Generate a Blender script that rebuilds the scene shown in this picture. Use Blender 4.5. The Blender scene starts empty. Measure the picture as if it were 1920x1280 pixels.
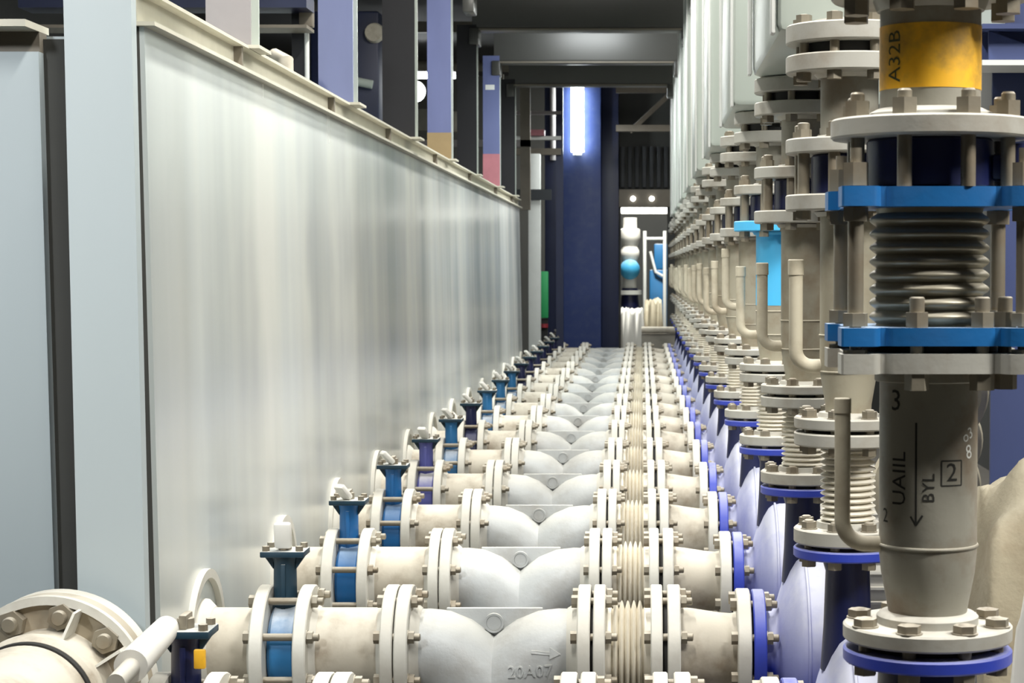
import bpy, math, random
from mathutils import Vector, Matrix
from mathutils.bvhtree import BVHTree
R = random.Random(7)
PI = math.pi
SC = bpy.context.scene
COL = SC.collection
H = 1.75                 # eye height above the floor (m)
F = 3700.0               # focal length in pixels of the 1920 px wide frame
VX, VY = 1204.0, 502.0   # vanishing point of the pump row
PIT = math.atan((640 - VY) / F)
cp, sp = math.cos(PIT), math.sin(PIT)

def Zat(py, Y):          # height above the floor of something seen at row py, distance Y
    v = (640 - py) / F
    return H + (v * Y * cp - Y * sp) / (cp + v * sp)
def Xat(px, Y, z=None):
    zz = 0 if z is None else z - H
    return (px - VX) / F * (Y * cp - zz * sp)

# ------------------------------------------------------------------ materials
MATS = {}
def new_mat(name):
    m = bpy.data.materials.new(name); m.use_nodes = True
    nt = m.node_tree; b = nt.nodes['Principled BSDF']
    return m, nt, b
def N(nt, t, **kw):
    n = nt.nodes.new(t)
    for k, v in kw.items(): setattr(n, k, v)
    return n
def ramp(nt, src, p0, p1, c0=(0, 0, 0, 1), c1=(1, 1, 1, 1)):
    r = N(nt, 'ShaderNodeValToRGB'); r.color_ramp.elements[0].position = p0; r.color_ramp.elements[1].position = p1
    r.color_ramp.elements[0].color = c0; r.color_ramp.elements[1].color = c1
    nt.links.new(src, r.inputs[0]); return r.outputs[0]
def mix(nt, fac, a, b, blend='MIX'):
    m = N(nt, 'ShaderNodeMix', data_type='RGBA', blend_type=blend)
    for inp, v in ((m.inputs[0], fac), (m.inputs[6], a), (m.inputs[7], b)):
        if isinstance(v, (int, float)): inp.default_value = v
        elif isinstance(v, tuple): inp.default_value = v if len(v) == 4 else v + (1,)
        else: nt.links.new(v, inp)
    return m.outputs[2]
def noise(nt, scale, detail=4, stretch=(1, 1, 1), rough=.6):
    g = N(nt, 'ShaderNodeNewGeometry'); mp = N(nt, 'ShaderNodeMapping'); mp.inputs['Scale'].default_value = stretch
    n = N(nt, 'ShaderNodeTexNoise'); n.inputs['Scale'].default_value = scale; n.inputs['Detail'].default_value = detail
    n.inputs['Roughness'].default_value = rough
    nt.links.new(g.outputs['Position'], mp.inputs[0]); nt.links.new(mp.outputs[0], n.inputs['Vector'])
    return n.outputs[0]
def math_(nt, op, a, b=None):
    m = N(nt, 'ShaderNodeMath', operation=op); m.use_clamp = True
    for i, v in enumerate((a, b)):
        if v is None: continue
        if isinstance(v, (int, float)): m.inputs[i].default_value = v
        else: nt.links.new(v, m.inputs[i])
    return m.outputs[0]
def bump(nt, b, h, strength, dist=.002):
    n = N(nt, 'ShaderNodeBump'); n.inputs['Strength'].default_value = strength; n.inputs['Distance'].default_value = dist
    nt.links.new(h, n.inputs['Height']); nt.links.new(n.outputs[0], b.inputs['Normal'])
def dusty(name, base, rough=.5, metal=0.0, dust=(.66, .62, .53), damt=.8, stain=(.20, .14, .08), samt=.35, lo=.25, hi=.85, bmp=.25, dmin=.25):
    """worn base colour, blotchy stains, settled dust on what faces up"""
    m, nt, b = new_mat(name)
    n1 = noise(nt, 9, 5); n2 = noise(nt, 42, 3); n3 = noise(nt, 3.1, 4)
    st = math_(nt, 'MULTIPLY', ramp(nt, n1, .46, .68), samt)
    c = mix(nt, st, base, stain)
    var = mix(nt, math_(nt, 'MULTIPLY', n3, .35), c, tuple(min(1, x * 1.25) for x in base))
    g = N(nt, 'ShaderNodeNewGeometry'); s = N(nt, 'ShaderNodeSeparateXYZ'); nt.links.new(g.outputs['Normal'], s.inputs[0])
    mr = N(nt, 'ShaderNodeMapRange'); mr.inputs[1].default_value = lo; mr.inputs[2].default_value = hi
    nt.links.new(s.outputs[2], mr.inputs[0]); up = mr.outputs[0]
    d = math_(nt, 'MULTIPLY', up, ramp(nt, n1, .48, .72, (1, 1, 1, 1), (dmin, dmin, dmin, 1)))
    d = math_(nt, 'MULTIPLY', d, damt)
    c = mix(nt, d, var, dust)
    nt.links.new(c, b.inputs['Base Color'])
    rr = N(nt, 'ShaderNodeMapRange'); rr.inputs[3].default_value = rough; rr.inputs[4].default_value = .9
    nt.links.new(d, rr.inputs[0]); nt.links.new(rr.outputs[0], b.inputs['Roughness'])
    mm = N(nt, 'ShaderNodeMapRange'); mm.inputs[3].default_value = metal; mm.inputs[4].default_value = 0
    nt.links.new(d, mm.inputs[0]); nt.links.new(mm.outputs[0], b.inputs['Metallic'])
    bump(nt, b, n2, bmp)
    MATS[name] = m; return m
def plain(name, col, rough=.5, metal=0.0, var=.12, scale=6, stretch=(1, 1, 1)):
    m, nt, b = new_mat(name)
    n = noise(nt, scale, 4, stretch)
    c = mix(nt, n, tuple(x * (1 - var) for x in col), tuple(min(1, x * (1 + var)) for x in col))
    nt.links.new(c, b.inputs['Base Color']); b.inputs['Roughness'].default_value = rough; b.inputs['Metallic'].default_value = metal
    MATS[name] = m; return m
def glow(name, col, s):
    m, nt, b = new_mat(name); b.inputs['Base Color'].default_value = (.9, .9, .9, 1)
    b.inputs['Emission Color'].default_value = col + (1,); b.inputs['Emission Strength'].default_value = s
    MATS[name] = m; return m

dusty('pipe', (.50, .46, .38), .5, .05, dust=(.68, .64, .55), samt=.75, lo=.1)
dusty('flange', (.62, .61, .555), .45, .1, dust=(.72, .69, .61), samt=.22)
dusty('cast', (.46, .48, .485), .50, .12, dust=(.68, .655, .57), damt=.6, samt=.3, bmp=.6, lo=.55, hi=1.0)
dusty('bellows', (.80, .76, .66), .36, .15, dust=(.80, .77, .68), damt=.6, samt=.2)
dusty('bolt', (.25, .225, .175), .40, .35, samt=.6, damt=.55, lo=.5, hi=.98)
dusty('grimy', (.33, .285, .21), .6, 0, samt=.5, lo=.5, hi=.95, damt=.7)
dusty('gasket', (.03, .03, .03), .8, 0, damt=.0, samt=0)
dusty('riser', (.35, .325, .25), .5, .05, dust=(.62, .58, .48), samt=.7)
dusty('riser_dark', (.29, .28, .235), .5, .05, dust=(.55, .52, .43), stain=(.15, .09, .045), samt=.75)
dusty('riser_flange', (.42, .415, .375), .45, .1, dust=(.66, .64, .57), samt=.5)
dusty('bellows_dark', (.26, .24, .18), .35, .4, damt=.3, samt=.25)
dusty('pump_blue', (.035, .06, .46), .45, 0, dust=(.62, .64, .74), damt=.92, samt=.0, lo=-.30, hi=.42, dmin=.75)
dusty('flange_blue', (.03, .055, .42), .4, 0, dust=(.50, .52, .62), damt=.6, samt=.1, lo=.5, hi=.95)
dusty('bright_blue', (.010, .125, .36), .4, 0, dust=(.45, .55, .65), damt=.6, samt=.1, lo=.5, hi=.95)
dusty('valve_blue', (.02, .15, .35), .45, 0, dust=(.62, .66, .70), damt=.9, samt=.05, lo=.3, hi=.9)
dusty('valve_teal', (.006, .034, .06), .5, 0, dust=(.62, .62, .58), damt=.9, samt=.05, lo=.5, hi=.9)
dusty('valve_lavender', (.09, .10, .34), .5, 0, dust=(.62, .62, .62), damt=.9, samt=.05, lo=.5, hi=.9)
dusty('light_blue', (.07, .48, .86), .5, 0, dust=(.5, .6, .66), damt=.5, samt=.05)
dusty('navy', (.008, .012, .06), .4, 0, dust=(.12, .13, .2), damt=.3, samt=0)
dusty('yellow', (.86, .46, .025), .5, 0, dust=(.75, .55, .2), damt=.3, stain=(.10, .08, .05), samt=.9)
plain('lever', (.80, .79, .74), .5)
dusty('motor', (.45, .45, .42), .5, 0, samt=.2)
plain('grey_paint', (.43, .49, .51), .42, 0, .05, 2, (1, 1, .3))
plain('pale_grey', (.43, .48, .44), .36, 0, .05, 2, (1, 1, .2))
plain('rim_cream', (.56, .54, .45), .55, 0, .12, 12)
plain('seam_gap_shade', (.05, .05, .045), .8)  # dark panel joint; also the painted shade in the post gap
plain('post_blue', (.125, .15, .31), .32, 0, .2, 5, (1, 1, .25))
plain('post_dark', (.003, .003, .006), .6, 0, .15, 5)  # near-black holds the shade of unlit posts; also dark brackets and hangers
plain('post_grey', (.27, .25, .25), .45, 0, .15, 5)
plain('reflection_red_crate', (.42, .16, .19), .5, 0, .2, 9)  # pink-red reflection painted on a post foot; also a red crate
plain('reflection_tan', (.30, .22, .11), .5, 0, .2, 9)  # tan reflection painted on a post foot
plain('duct_dark', (.06, .06, .056), .36, 0, .1, 3)
plain('white_post', (.72, .74, .72), .5)
dusty('column_blue', (.025, .045, .16), .55, 0, damt=0, stain=(.12, .15, .22), samt=.22, bmp=.1)
plain('column_navy', (.012, .018, .055), .45, 0, .3, 3)
plain('support_blue', (.05, .07, .18), .45, 0, .25, 7, (1, 1, .3))
plain('wall_dark', (.05, .052, .05), .8, 0, .3, 1.5)
plain('corrugated', (.03, .034, .04), .6, 0, .3, 2)
plain('floor', (.09, .085, .075), .75, 0, .3, 3)
plain('ceiling', (.04, .04, .04), .9)
plain('brown_steel', (.16, .14, .11), .6, 0, .3, 6)
plain('green', (.02, .32, .10), .5)
plain('red', (.25, .02, .03), .5)
dusty('canvas', (.36, .32, .23), .95, 0, dust=(.48, .44, .34), samt=.4, bmp=1.0)
plain('white_cloth', (.78, .77, .72), .95, 0, .08, 9)
plain('concrete', (.25, .235, .20), .9, 0, .2, 8)
plain('ink', (.025, .025, .022), .9)
plain('olive_ink', (.06, .06, .02), .9)
plain('chalk', (.75, .76, .72), .95)
plain('black', (.012, .012, .012), .6)
dusty('hose', (.52, .48, .37), .6, 0, samt=.6, damt=.4)
glow('tube_glow', (.93, 1, .97), 26)
glow('lamp_glow', (.95, .98, 1), 30)
glow('lintel_glow', (1, .97, .86), 5)  # glow added to the white beam inside the doorway
glow('dot_glow', (1, 1, .95), 8)
# tank panel: semi-gloss grey paint with vertical brushing marks
m, nt, b = new_mat('tank_panel')
n1 = noise(nt, 1.2, 3, (0, 1.3, .14), .5); n2 = noise(nt, 6, 2, (0, 1.3, .10)); n3 = noise(nt, 3.0, 1, (0, 1, .4), .4); n4 = noise(nt, 1.1, 3, (1, 1, .7)); n5 = noise(nt, 2.0, 3, (0, 1.2, .13), .5)
c = mix(nt, ramp(nt, n1, .36, .64), (.43, .47, .465), (.68, .695, .655))
c = mix(nt, math_(nt, 'MULTIPLY', ramp(nt, n5, .48, .62), .45), c, (.56, .61, .62))
c = mix(nt, math_(nt, 'MULTIPLY', ramp(nt, n2, .50, .85), .16), c, (.74, .76, .76))
c = mix(nt, math_(nt, 'MULTIPLY', ramp(nt, n4, .52, .70), .40), c, (.36, .39, .40))
nt.links.new(c, b.inputs['Base Color'])
rr = N(nt, 'ShaderNodeMapRange'); rr.inputs[3].default_value = .16; rr.inputs[4].default_value = .32
nt.links.new(n1, rr.inputs[0]); nt.links.new(rr.outputs[0], b.inputs['Roughness'])
b.inputs['Metallic'].default_value = .12
bump(nt, b, n3, .22, .004)
MATS['tank_panel'] = m

# ------------------------------------------------------------------ mesh builder
def basis(axis):
    return {'X': (Vector((1, 0, 0)), Vector((0, 1, 0)), Vector((0, 0, 1))),
            'Y': (Vector((0, 1, 0)), Vector((0, 0, 1)), Vector((1, 0, 0))),
            'Z': (Vector((0, 0, 1)), Vector((1, 0, 0)), Vector((0, 1, 0)))}[axis]
class MB:
    def __init__(s): s.v = []; s.f = []; s.bev = False
    def add(s, vs, fs):
        o = len(s.v); s.v += [tuple(v) for v in vs]; s.f += [tuple(i + o for i in f) for f in fs]; return s
    def lathe(s, prof, axis='Z', c=(0, 0, 0), n=40):
        """prof: list of (t along axis, radius)"""
        a, u, w = basis(axis); c = Vector(c); vs = []; fs = []
        for t, r in prof:
            for i in range(n):
                th = 2 * PI * i / n; vs.append(c + a * t + (u * math.cos(th) + w * math.sin(th)) * max(r, 1e-5))
        for j in range(len(prof) - 1):
            for i in range(n):
                k = (i + 1) % n; fs.append((j * n + i, j * n + k, (j + 1) * n + k, (j + 1) * n + i))
        fs.append(tuple(range(n - 1, -1, -1))); L = (len(prof) - 1) * n; fs.append(tuple(range(L, L + n)))
        return s.add(vs, fs)
    def disc(s, t0, t1, r, axis='Z', c=(0, 0, 0), n=48, ch=.003):
        return s.lathe([(t0, r - ch), (t0 + ch, r), (t1 - ch, r), (t1, r - ch)], axis, c, n)
    def ring(s, t0, t1, r0, r1, axis='Z', c=(0, 0, 0), n=48):
        a, u, w = basis(axis); c = Vector(c); vs = []; fs = []
        P = [(t0, r0), (t0, r1), (t1, r1), (t1, r0)]
        for t, r in P:
            for i in range(n):
                th = 2 * PI * i / n; vs.append(c + a * t + (u * math.cos(th) + w * math.sin(th)) * r)
        for j in range(4):
            for i in range(n):
                k = (i + 1) % n; j2 = (j + 1) % 4; fs.append((j * n + i, j * n + k, j2 * n + k, j2 * n + i))
        return s.add(vs, fs)
    def torus(s, rad, r, axis='Z', c=(0, 0, 0), t=0, n=48, k=8):
        a, u, w = basis(axis); c = Vector(c); vs = []; fs = []
        for i in range(n):
            th = 2 * PI * i / n; d = u * math.cos(th) + w * math.sin(th)
            for j in range(k):
                ph = 2 * PI * j / k; vs.append(c + a * (t + r * math.sin(ph)) + d * (rad + r * math.cos(ph)))
        for i in range(n):
            for j in range(k):
                i2, j2 = (i + 1) % n, (j + 1) % k; fs.append((i * k + j, i2 * k + j, i2 * k + j2, i * k + j2))
        return s.add(vs, fs)
    def box(s, x0, x1, y0, y1, z0, z1, ch=0):
        if ch <= 0:
            vs = [(x, y, z) for z in (z0, z1) for y in (y0, y1) for x in (x0, x1)]
            return s.add(vs, [(0, 2, 3, 1), (4, 5, 7, 6), (0, 1, 5, 4), (2, 6, 7, 3), (0, 4, 6, 2), (1, 3, 7, 5)])
        import bmesh
        bm = bmesh.new(); s.bev = True
        bmesh.ops.create_cube(bm, size=1)
        for v in bm.verts:
            v.co = ((x0 + x1) / 2 + v.co.x * (x1 - x0), (y0 + y1) / 2 + v.co.y * (y1 - y0), (z0 + z1) / 2 + v.co.z * (z1 - z0))
        bmesh.ops.bevel(bm, geom=bm.edges[:], offset=ch, segments=2, affect='EDGES', profile=.5)
        bm.verts.index_update()
        s.add([v.co[:] for v in bm.verts], [[v.index for v in f.verts] for f in bm.faces]); bm.free(); return s
    def prism(s, poly, axis, t0, t1, c=(0, 0, 0)):
        a, u, w = basis(axis); c = Vector(c); n = len(poly)
        vs = [c + a * t + u * p + w * q for t in (t0, t1) for p, q in poly]
        fs = [(i, (i + 1) % n, n + (i + 1) % n, n + i) for i in range(n)] + [tuple(range(n - 1, -1, -1)), tuple(range(n, 2 * n))]
        return s.add(vs, fs)
    def hexa(s, t0, t1, r, axis, c, rot=0.0):
        return s.prism([(r * math.cos(rot + i * PI / 3), r * math.sin(rot + i * PI / 3)) for i in range(6)], axis, t0, t1, c)
    def tube(s, pts, rad, n=16, cap=True):
        pts = [Vector(p) for p in pts]; rad = rad if isinstance(rad, (list, tuple)) else [rad] * len(pts)
        vs = []; fs = []; up = None
        for i, p in enumerate(pts):
            d = (pts[min(i + 1, len(pts) - 1)] - pts[max(i - 1, 0)]).normalized()
            if up is None: up = d.orthogonal().normalized()
            up = (up - d * up.dot(d)).normalized(); sd = d.cross(up)
            for j in range(n):
                th = 2 * PI * j / n; vs.append(p + (up * math.cos(th) + sd * math.sin(th)) * rad[i])
        for i in range(len(pts) - 1):
            for j in range(n):
                k = (j + 1) % n; fs.append((i * n + j, i * n + k, (i + 1) * n + k, (i + 1) * n + j))
        if cap:
            fs.append(tuple(range(n - 1, -1, -1))); L = (len(pts) - 1) * n; fs.append(tuple(range(L, L + n)))
        return s.add(vs, fs)
    def mesh(s, name, mat, sharp=38):
        me = bpy.data.meshes.new(name); me.from_pydata(s.v, [], s.f); me.validate()
        import bmesh
        bm = bmesh.new(); bm.from_mesh(me); bmesh.ops.recalc_face_normals(bm, faces=bm.faces[:]); bm.to_mesh(me); bm.free()
        me.materials.append(MATS[mat])
        for p in me.polygons: p.use_smooth = True
        me.set_sharp_from_angle(angle=math.radians(26 if s.bev and sharp == 38 else sharp))
        return me
    def build(s, name, mat, parent=None, loc=(0, 0, 0), sharp=38):
        o = bpy.data.objects.new(name, s.mesh(name, mat, sharp)); COL.objects.link(o); o.location = loc
        if parent: o.parent = parent
        return o
def arc(c, r, a0, a1, n, plane='XZ'):
    out = []
    for i in range(n + 1):
        t = a0 + (a1 - a0) * i / n; p, q = r * math.cos(t), r * math.sin(t)
        out.append((c[0] + p, c[1], c[2] + q) if plane == 'XZ' else (c[0], c[1] + p, c[2] + q) if plane == 'YZ' else (c[0] + p, c[1] + q, c[2]))
    return out
def use(name, me, parent, loc=(0, 0, 0)):
    o = bpy.data.objects.new(name, me); COL.objects.link(o); o.parent = parent; o.location = loc; return o
def tag(o, label, cat, group=None):
    o['label'] = label; o['category'] = cat
    if group: o['group'] = group
    return o
def thing(name, label, cat, loc=(0, 0, 0), group=None):
    o = bpy.data.objects.new(name, None); COL.objects.link(o); o.location = loc; o.empty_display_size = .1
    return tag(o, label, cat, group)
def structure(o): o['kind'] = 'structure'; return o
KIDS = {}
def copy_tree(o, loc, label):
    c = o.copy(); COL.objects.link(c); c.location = loc; c['label'] = label
    for ch in o.children:
        d = ch.copy(); COL.objects.link(d); d.parent = c
        for g in ch.children:
            e = g.copy(); COL.objects.link(e); e.parent = d
    return c
ORD = ['', 'first', 'second', 'third', 'fourth', 'fifth', 'sixth', 'seventh', 'eighth', 'ninth', 'tenth', 'eleventh', 'twelfth',
       'thirteenth', 'fourteenth', 'fifteenth', 'sixteenth', 'seventeenth', 'eighteenth', 'nineteenth']

# bolts: one mesh per joint type, one object per bolt
def bolt_mesh(name, a, b, axis, r=.0168, stub=.014, h=.0165, sr=.010, mat='bolt', rod=True):
    """head below a, nut and threaded stub past b"""
    m = MB()
    m.hexa(a - h, a, r, axis, (0, 0, 0), .3)
    m.lathe([(b, r * 1.12), (b + .002, r * 1.12)], axis, n=14)
    m.hexa(b + .002, b + h, r, axis, (0, 0, 0), .1)
    if rod: m.lathe([(a - .001, sr), (b + h + stub, sr), (b + h + stub + .002, sr * .7)], axis, n=10)
    else: m.lathe([(b + h, sr), (b + h + stub, sr), (b + h + stub + .002, sr * .7)], axis, n=10)
    return m.mesh(name, mat)
def bolt_circle(me, parent, rad, axis, t=0, n=8, ph=PI / 8, name='bolt', only=None):
    a, u, w = basis(axis)
    for i in range(n):
        if only and i not in only: continue
        th = ph + 2 * PI * i / n
        use(name, me, parent, a * t + (u * math.cos(th) + w * math.sin(th)) * rad)

# ------------------------------------------------------------------ geometry of the pump rows
S = 1.14; Y0 = 2.93; NU = 18
YK = [Y0 + S * k for k in range(NU)]
Y2 = YK[2]
AX = Zat(1216, Y2)                       # height of the suction pipe axis
def SX(px): return Xat(px, Y2, AX)       # x of a mark read on the third line of the row
RP, RF = .1095, .170                     # pipe and flange radius

def bell_profile(t0, t1, r0, r1, n, axis_pts=6):
    P = []; w = (t1 - t0) / n
    for i in range(n):
        for j in range(axis_pts):
            f = j / axis_pts
            P.append((t0 + w * (i + f), r0 + (r1 - r0) * (.5 - .5 * math.cos(2 * PI * f)) ** .6))
    P.append((t1, r0)); return P

SUC = {}
def suction_templates():
    y, z = YK[2], AX
    # 1 tank nozzle ---------------------------------------------------------
    xo = -1.05; t = thing('inlet_pipe', '', 'pipe', (xo, y, z), 'inlet pipes leaving the tank side')
    MB().lathe([(-1.21 - xo, RP), (-1.0 - xo, RP)], 'X').build('pipe', 'pipe', t)
    MB().ring(-1.178 - xo, -1.150 - xo, .188, .212, 'X').build('wall_ring', 'flange', t)
    MB().lathe([(-1.175 - xo, .135), (-1.155 - xo, .132), (-1.135 - xo, RP + .002)], 'X').build('weld_collar', 'flange', t)
    MB().disc(-1.015 - xo, -.980 - xo, RF, 'X').lathe([(-1.03 - xo, RP + .001), (-1.013 - xo, RP + .012)], 'X').build('flange', 'flange', t)
    SUC['inlet'] = t, xo
    # 2 butterfly valve -----------------------------------------------------
    xo = -.941; t = thing('butterfly_valve', '', 'valve', (xo, y, z), 'butterfly valves along the tank')
    MB().disc(-.034, .034, .118, 'X', ch=.006).disc(-.0375, .0375, .108, 'X').build('valve_body', 'valve_teal', t)
    m = MB(); m.lathe([(.09, .036), (.15, .031), (.23, .030), (.248, .034)], 'Z', c=(-.006, 0, 0), n=24)
    m.box(-.012, .0, -.036, .036, .1, .23, .002)
    m.build('valve_neck', 'valve_teal', t)
    m = MB(); m.box(-.064, .052, -.05, .05, .250, .266, .003)
    for sx in (-1, 1): m.add([(-.006 + sx * .030, -.01, .252), (-.006 + sx * .056, -.01, .252), (-.006 + sx * .030, -.01, .215),
                              (-.006 + sx * .030, .01, .252), (-.006 + sx * .056, .01, .252), (-.006 + sx * .030, .01, .215)],
                             [(0, 1, 2), (3, 5, 4), (0, 3, 4, 1), (1, 4, 5, 2), (2, 5, 3, 0)])
    m.build('mounting_plate', 'valve_teal', t)
    sc = MB().hexa(.266, .279, .010, 'Z', (0, 0, 0)).mesh('plate_screw', 'bolt')
    for sx in (-.05, .038):
        for sy in (-.036, .036): use('plate_screw', sc, t, (sx, sy, 0))
    m = MB(); m.lathe([(0, .018), (.02, .018)], 'Z', n=16)
    m.box(-.008, .008, -.03, .03, .0, .03, .003)
    m.build('lever', 'bolt', t, (-.006, 0, .266))
    m = MB(); m.box(-.023, .023, -.011, .011, 0, .072, .008)
    g = m.build('lever_grip', 'lever', t, (-.006, -.022, .272)); g.rotation_euler = (math.radians(14), 0, 0)
    bm = bolt_mesh('bolt', -1.015 + .941, -.868 + .941, 'X')
    bolt_circle(bm, t, .1475, 'X')
    SUC['valve'] = t, xo
    # 3 spool ---------------------------------------------------------------
    xo = -.77; t = thing('pipe_spool', '', 'pipe', (xo, y, z), 'short pipe spools between valves and strainers')
    MB().lathe([(-.885 - xo, RP), (-.66 - xo, RP)], 'X').build('pipe', 'pipe', t)
    MB().disc(-.902 - xo, -.868 - xo, RF, 'X').lathe([(-.87 - xo, RP + .013), (-.852 - xo, RP + .001)], 'X').build('flange', 'flange', t)
    MB().disc(-.678 - xo, -.645 - xo, RF, 'X').lathe([(-.694 - xo, RP + .001), (-.676 - xo, RP + .013)], 'X').build('flange', 'flange', t)
    MB().disc(-.646 - xo, -.640 - xo, .135, 'X', ch=.001).build('gasket', 'gasket', t)
    bolt_circle(bolt_mesh('bolt', -.678 - xo, -.606 - xo, 'X'), t, .1475, 'X')
    SUC['spool'] = t, xo
    # 4 strainer ------------------------------------------------------------
    xo = -.393; t = thing('strainer', '', 'strainer', (xo, y, z), 'cast strainers in the suction lines')
    m = MB()
    for sgn in (-1, 1):
        path = [(sgn * .245, 0, 0), (sgn * .215, 0, 0), (sgn * .180, 0, -.001), (sgn * .150, 0, -.006), (sgn * .12, 0, -.020), (sgn * .09, 0, -.043),
                (sgn * .06, 0, -.073), (sgn * .025, 0, -.113), (sgn * -.01, 0, -.15)]
        m.tube(path, [.104, .1055, .108, .112, .115, .117, .118, .118, .11], 40)
    m.lathe([(-.33, .112), (-.30, .115), (-.15, .12), (-.10, .118), (-.06, .08)], 'Z', n=40)
    body = m.build('strainer_body', 'cast', t, sharp=50)
    MB().box(-.128, .128, .012, .030, -.06, .1065, .002).build('web', 'cast', t)
    m = MB(); m.lathe([(-.022, .019), (-.020, .0215), (0, .0215)], 'Y', n=28); m.ring(-.0235, -.012, .0205, .026, 'Y', n=28)
    m.build('boss', 'cast', t, (0, .014, .070))
    MB().lathe([(-z, .10), (-z + .01, .10), (-z + .012, .045), (-.40, .045)], 'Z', n=20).build('support_stand', 'concrete', t)
    MB().disc(-.248, -.213, RF, 'X').lathe([(-.214, .128), (-.19, .108)], 'X').build('flange', 'flange', t)
    MB().disc(.224, .258, RF, 'X').lathe([(.195, .108), (.226, .126)], 'X').build('flange', 'flange', t)
    MB().disc(.257, .267, .135, 'X', ch=.001).build('gasket', 'gasket', t)
    m = MB(); m.disc(-.365, -.335, .165, 'Z'); m.disc(-.40, -.367, .165, 'Z'); m.build('drain_cover', 'flange', t)
    bolt_circle(bolt_mesh('bolt', .224, .297, 'X'), t, .1475, 'X')
    SUC['strainer'] = t, xo
    # 5 expansion joint -----------------------------------------------------
    xo = -.037; t = thing('expansion_joint', '', 'expansion joint', (xo, y, z), 'ribbed expansion joints in the suction lines')
    MB().disc(-.127 - xo, -.096 - xo, RF, 'X').build('flange', 'flange', t)
    MB().disc(.022 - xo, .053 - xo, RF, 'X').build('flange', 'flange', t)
    m = MB(); m.lathe([(-.099 - xo, .112), (-.082 - xo, .112)] + bell_profile(-.078 - xo, .002 - xo, .104, .1285, 5) + [(.006 - xo, .112), (.024 - xo, .112)], 'X')
    m.build('bellows', 'bellows', t, sharp=60)
    MB().disc(.052 - xo, .067 - xo, .135, 'X', ch=.001).build('gasket', 'gasket', t)
    bolt_circle(bolt_mesh('bolt', .022 - xo, .100 - xo, 'X'), t, .1475, 'X')
    SUC['joint'] = t, xo
    # 6 reducer -------------------------------------------------------------
    xo = .175; t = thing('pipe_reducer', '', 'reducer', (xo, y, z), 'tapered reducers before the pumps')
    MB().disc(.066 - xo, .100 - xo, RF, 'X').build('flange', 'flange', t)
    MB().lathe([(.098 - xo, .112), (.115 - xo, .109), (.135 - xo, .107), (.20 - xo, .097), (.235 - xo, .094), (.25 - xo, .098)], 'X').build('cone', 'pipe', t)
    MB().disc(.248 - xo, .284 - xo, .160, 'X').build('flange', 'flange', t)
    MB().disc(.283 - xo, .291 - xo, .125, 'X', ch=.001).build('gasket', 'gasket', t)
    bolt_circle(bolt_mesh('bolt', .248 - xo, .323 - xo, 'X'), t, .138, 'X')
    SUC['reducer'] = t, xo
    # 7 pump ----------------------------------------------------------------
    xo = .426; t = thing('pump', '', 'pump', (xo, y, 0), 'blue pumps along the right of the row')
    MB().disc(.290 - xo, .323 - xo, .158, 'X', c=(0, 0, z)).build('suction_flange', 'flange_blue', t)
    m = MB(); m.lathe([(.32 - xo, .098), (.345 - xo, .100), (.358 - xo, .125), (.372 - xo, .17), (.39 - xo, .218), (.405 - xo, .246), (.418 - xo, .258), (.44 - xo, .262),
                       (.47 - xo, .258), (.495 - xo, .240), (.515 - xo, .20), (.53 - xo, .15), (.55 - xo, .12), (.60 - xo, .115)], 'X', c=(0, 0, z), n=56)
    m.torus(.262, .004, 'X', c=(0, 0, z), t=.425 - xo, n=56)
    m.build('volute', 'pump_blue', t, sharp=60)
    zb = Zat(1042, YK[1]); zt = Zat(1023, YK[1])
    MB().lathe([(z + .18, .056), (z + .27, .050), (zb - .03, .046), (zb + .004, .056)], 'Z', n=28).build('discharge_neck', 'navy', t)  # navy instead of pump blue: shade under the flange put into the colour
    MB().disc(zb, zt, .1125, 'Z').build('discharge_flange', 'flange_blue', t)
    m = MB(); m.lathe([(.66 - xo, .12), (.68 - xo, .14), (1.04 - xo, .14), (1.06 - xo, .12), (1.10 - xo, .11)], 'X', c=(0, 0, z))
    for i in range(20):
        th = 2 * PI * i / 20; d = Vector((0, math.cos(th), math.sin(th)))
        q = Vector((0, -d.z, d.y)) * .004; base = Vector((0, 0, z))
        P = [base + d * .138 - q, base + d * .138 + q, base + d * .155 + q, base + d * .155 - q]
        m.add([p + Vector((x, 0, 0)) for x in (.70 - xo, 1.02 - xo) for p in P], [(0, 1, 2, 3), (4, 7, 6, 5), (0, 4, 5, 1), (1, 5, 6, 2), (2, 6, 7, 3), (3, 7, 4, 0)])
    m.lathe([(.595 - xo, .10), (.665 - xo, .11)], 'X', c=(0, 0, z))
    m.build('motor', 'motor', t)
    m = MB(); m.box(.36 - xo, 1.15 - xo, -.17, .17, .30, .36, .01)
    m.box(.40 - xo, .50 - xo, -.12, .12, .35, z - .18, .01); m.box(.74 - xo, .98 - xo, -.12, .12, .35, z - .10, .01)
    m.build('base_frame', 'flange_blue', t)
    MB().box(.30 - xo, 1.2 - xo, -.25, .25, 0, .30, .02).build('plinth', 'concrete', t)
    SUC['pump'] = t, xo

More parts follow.
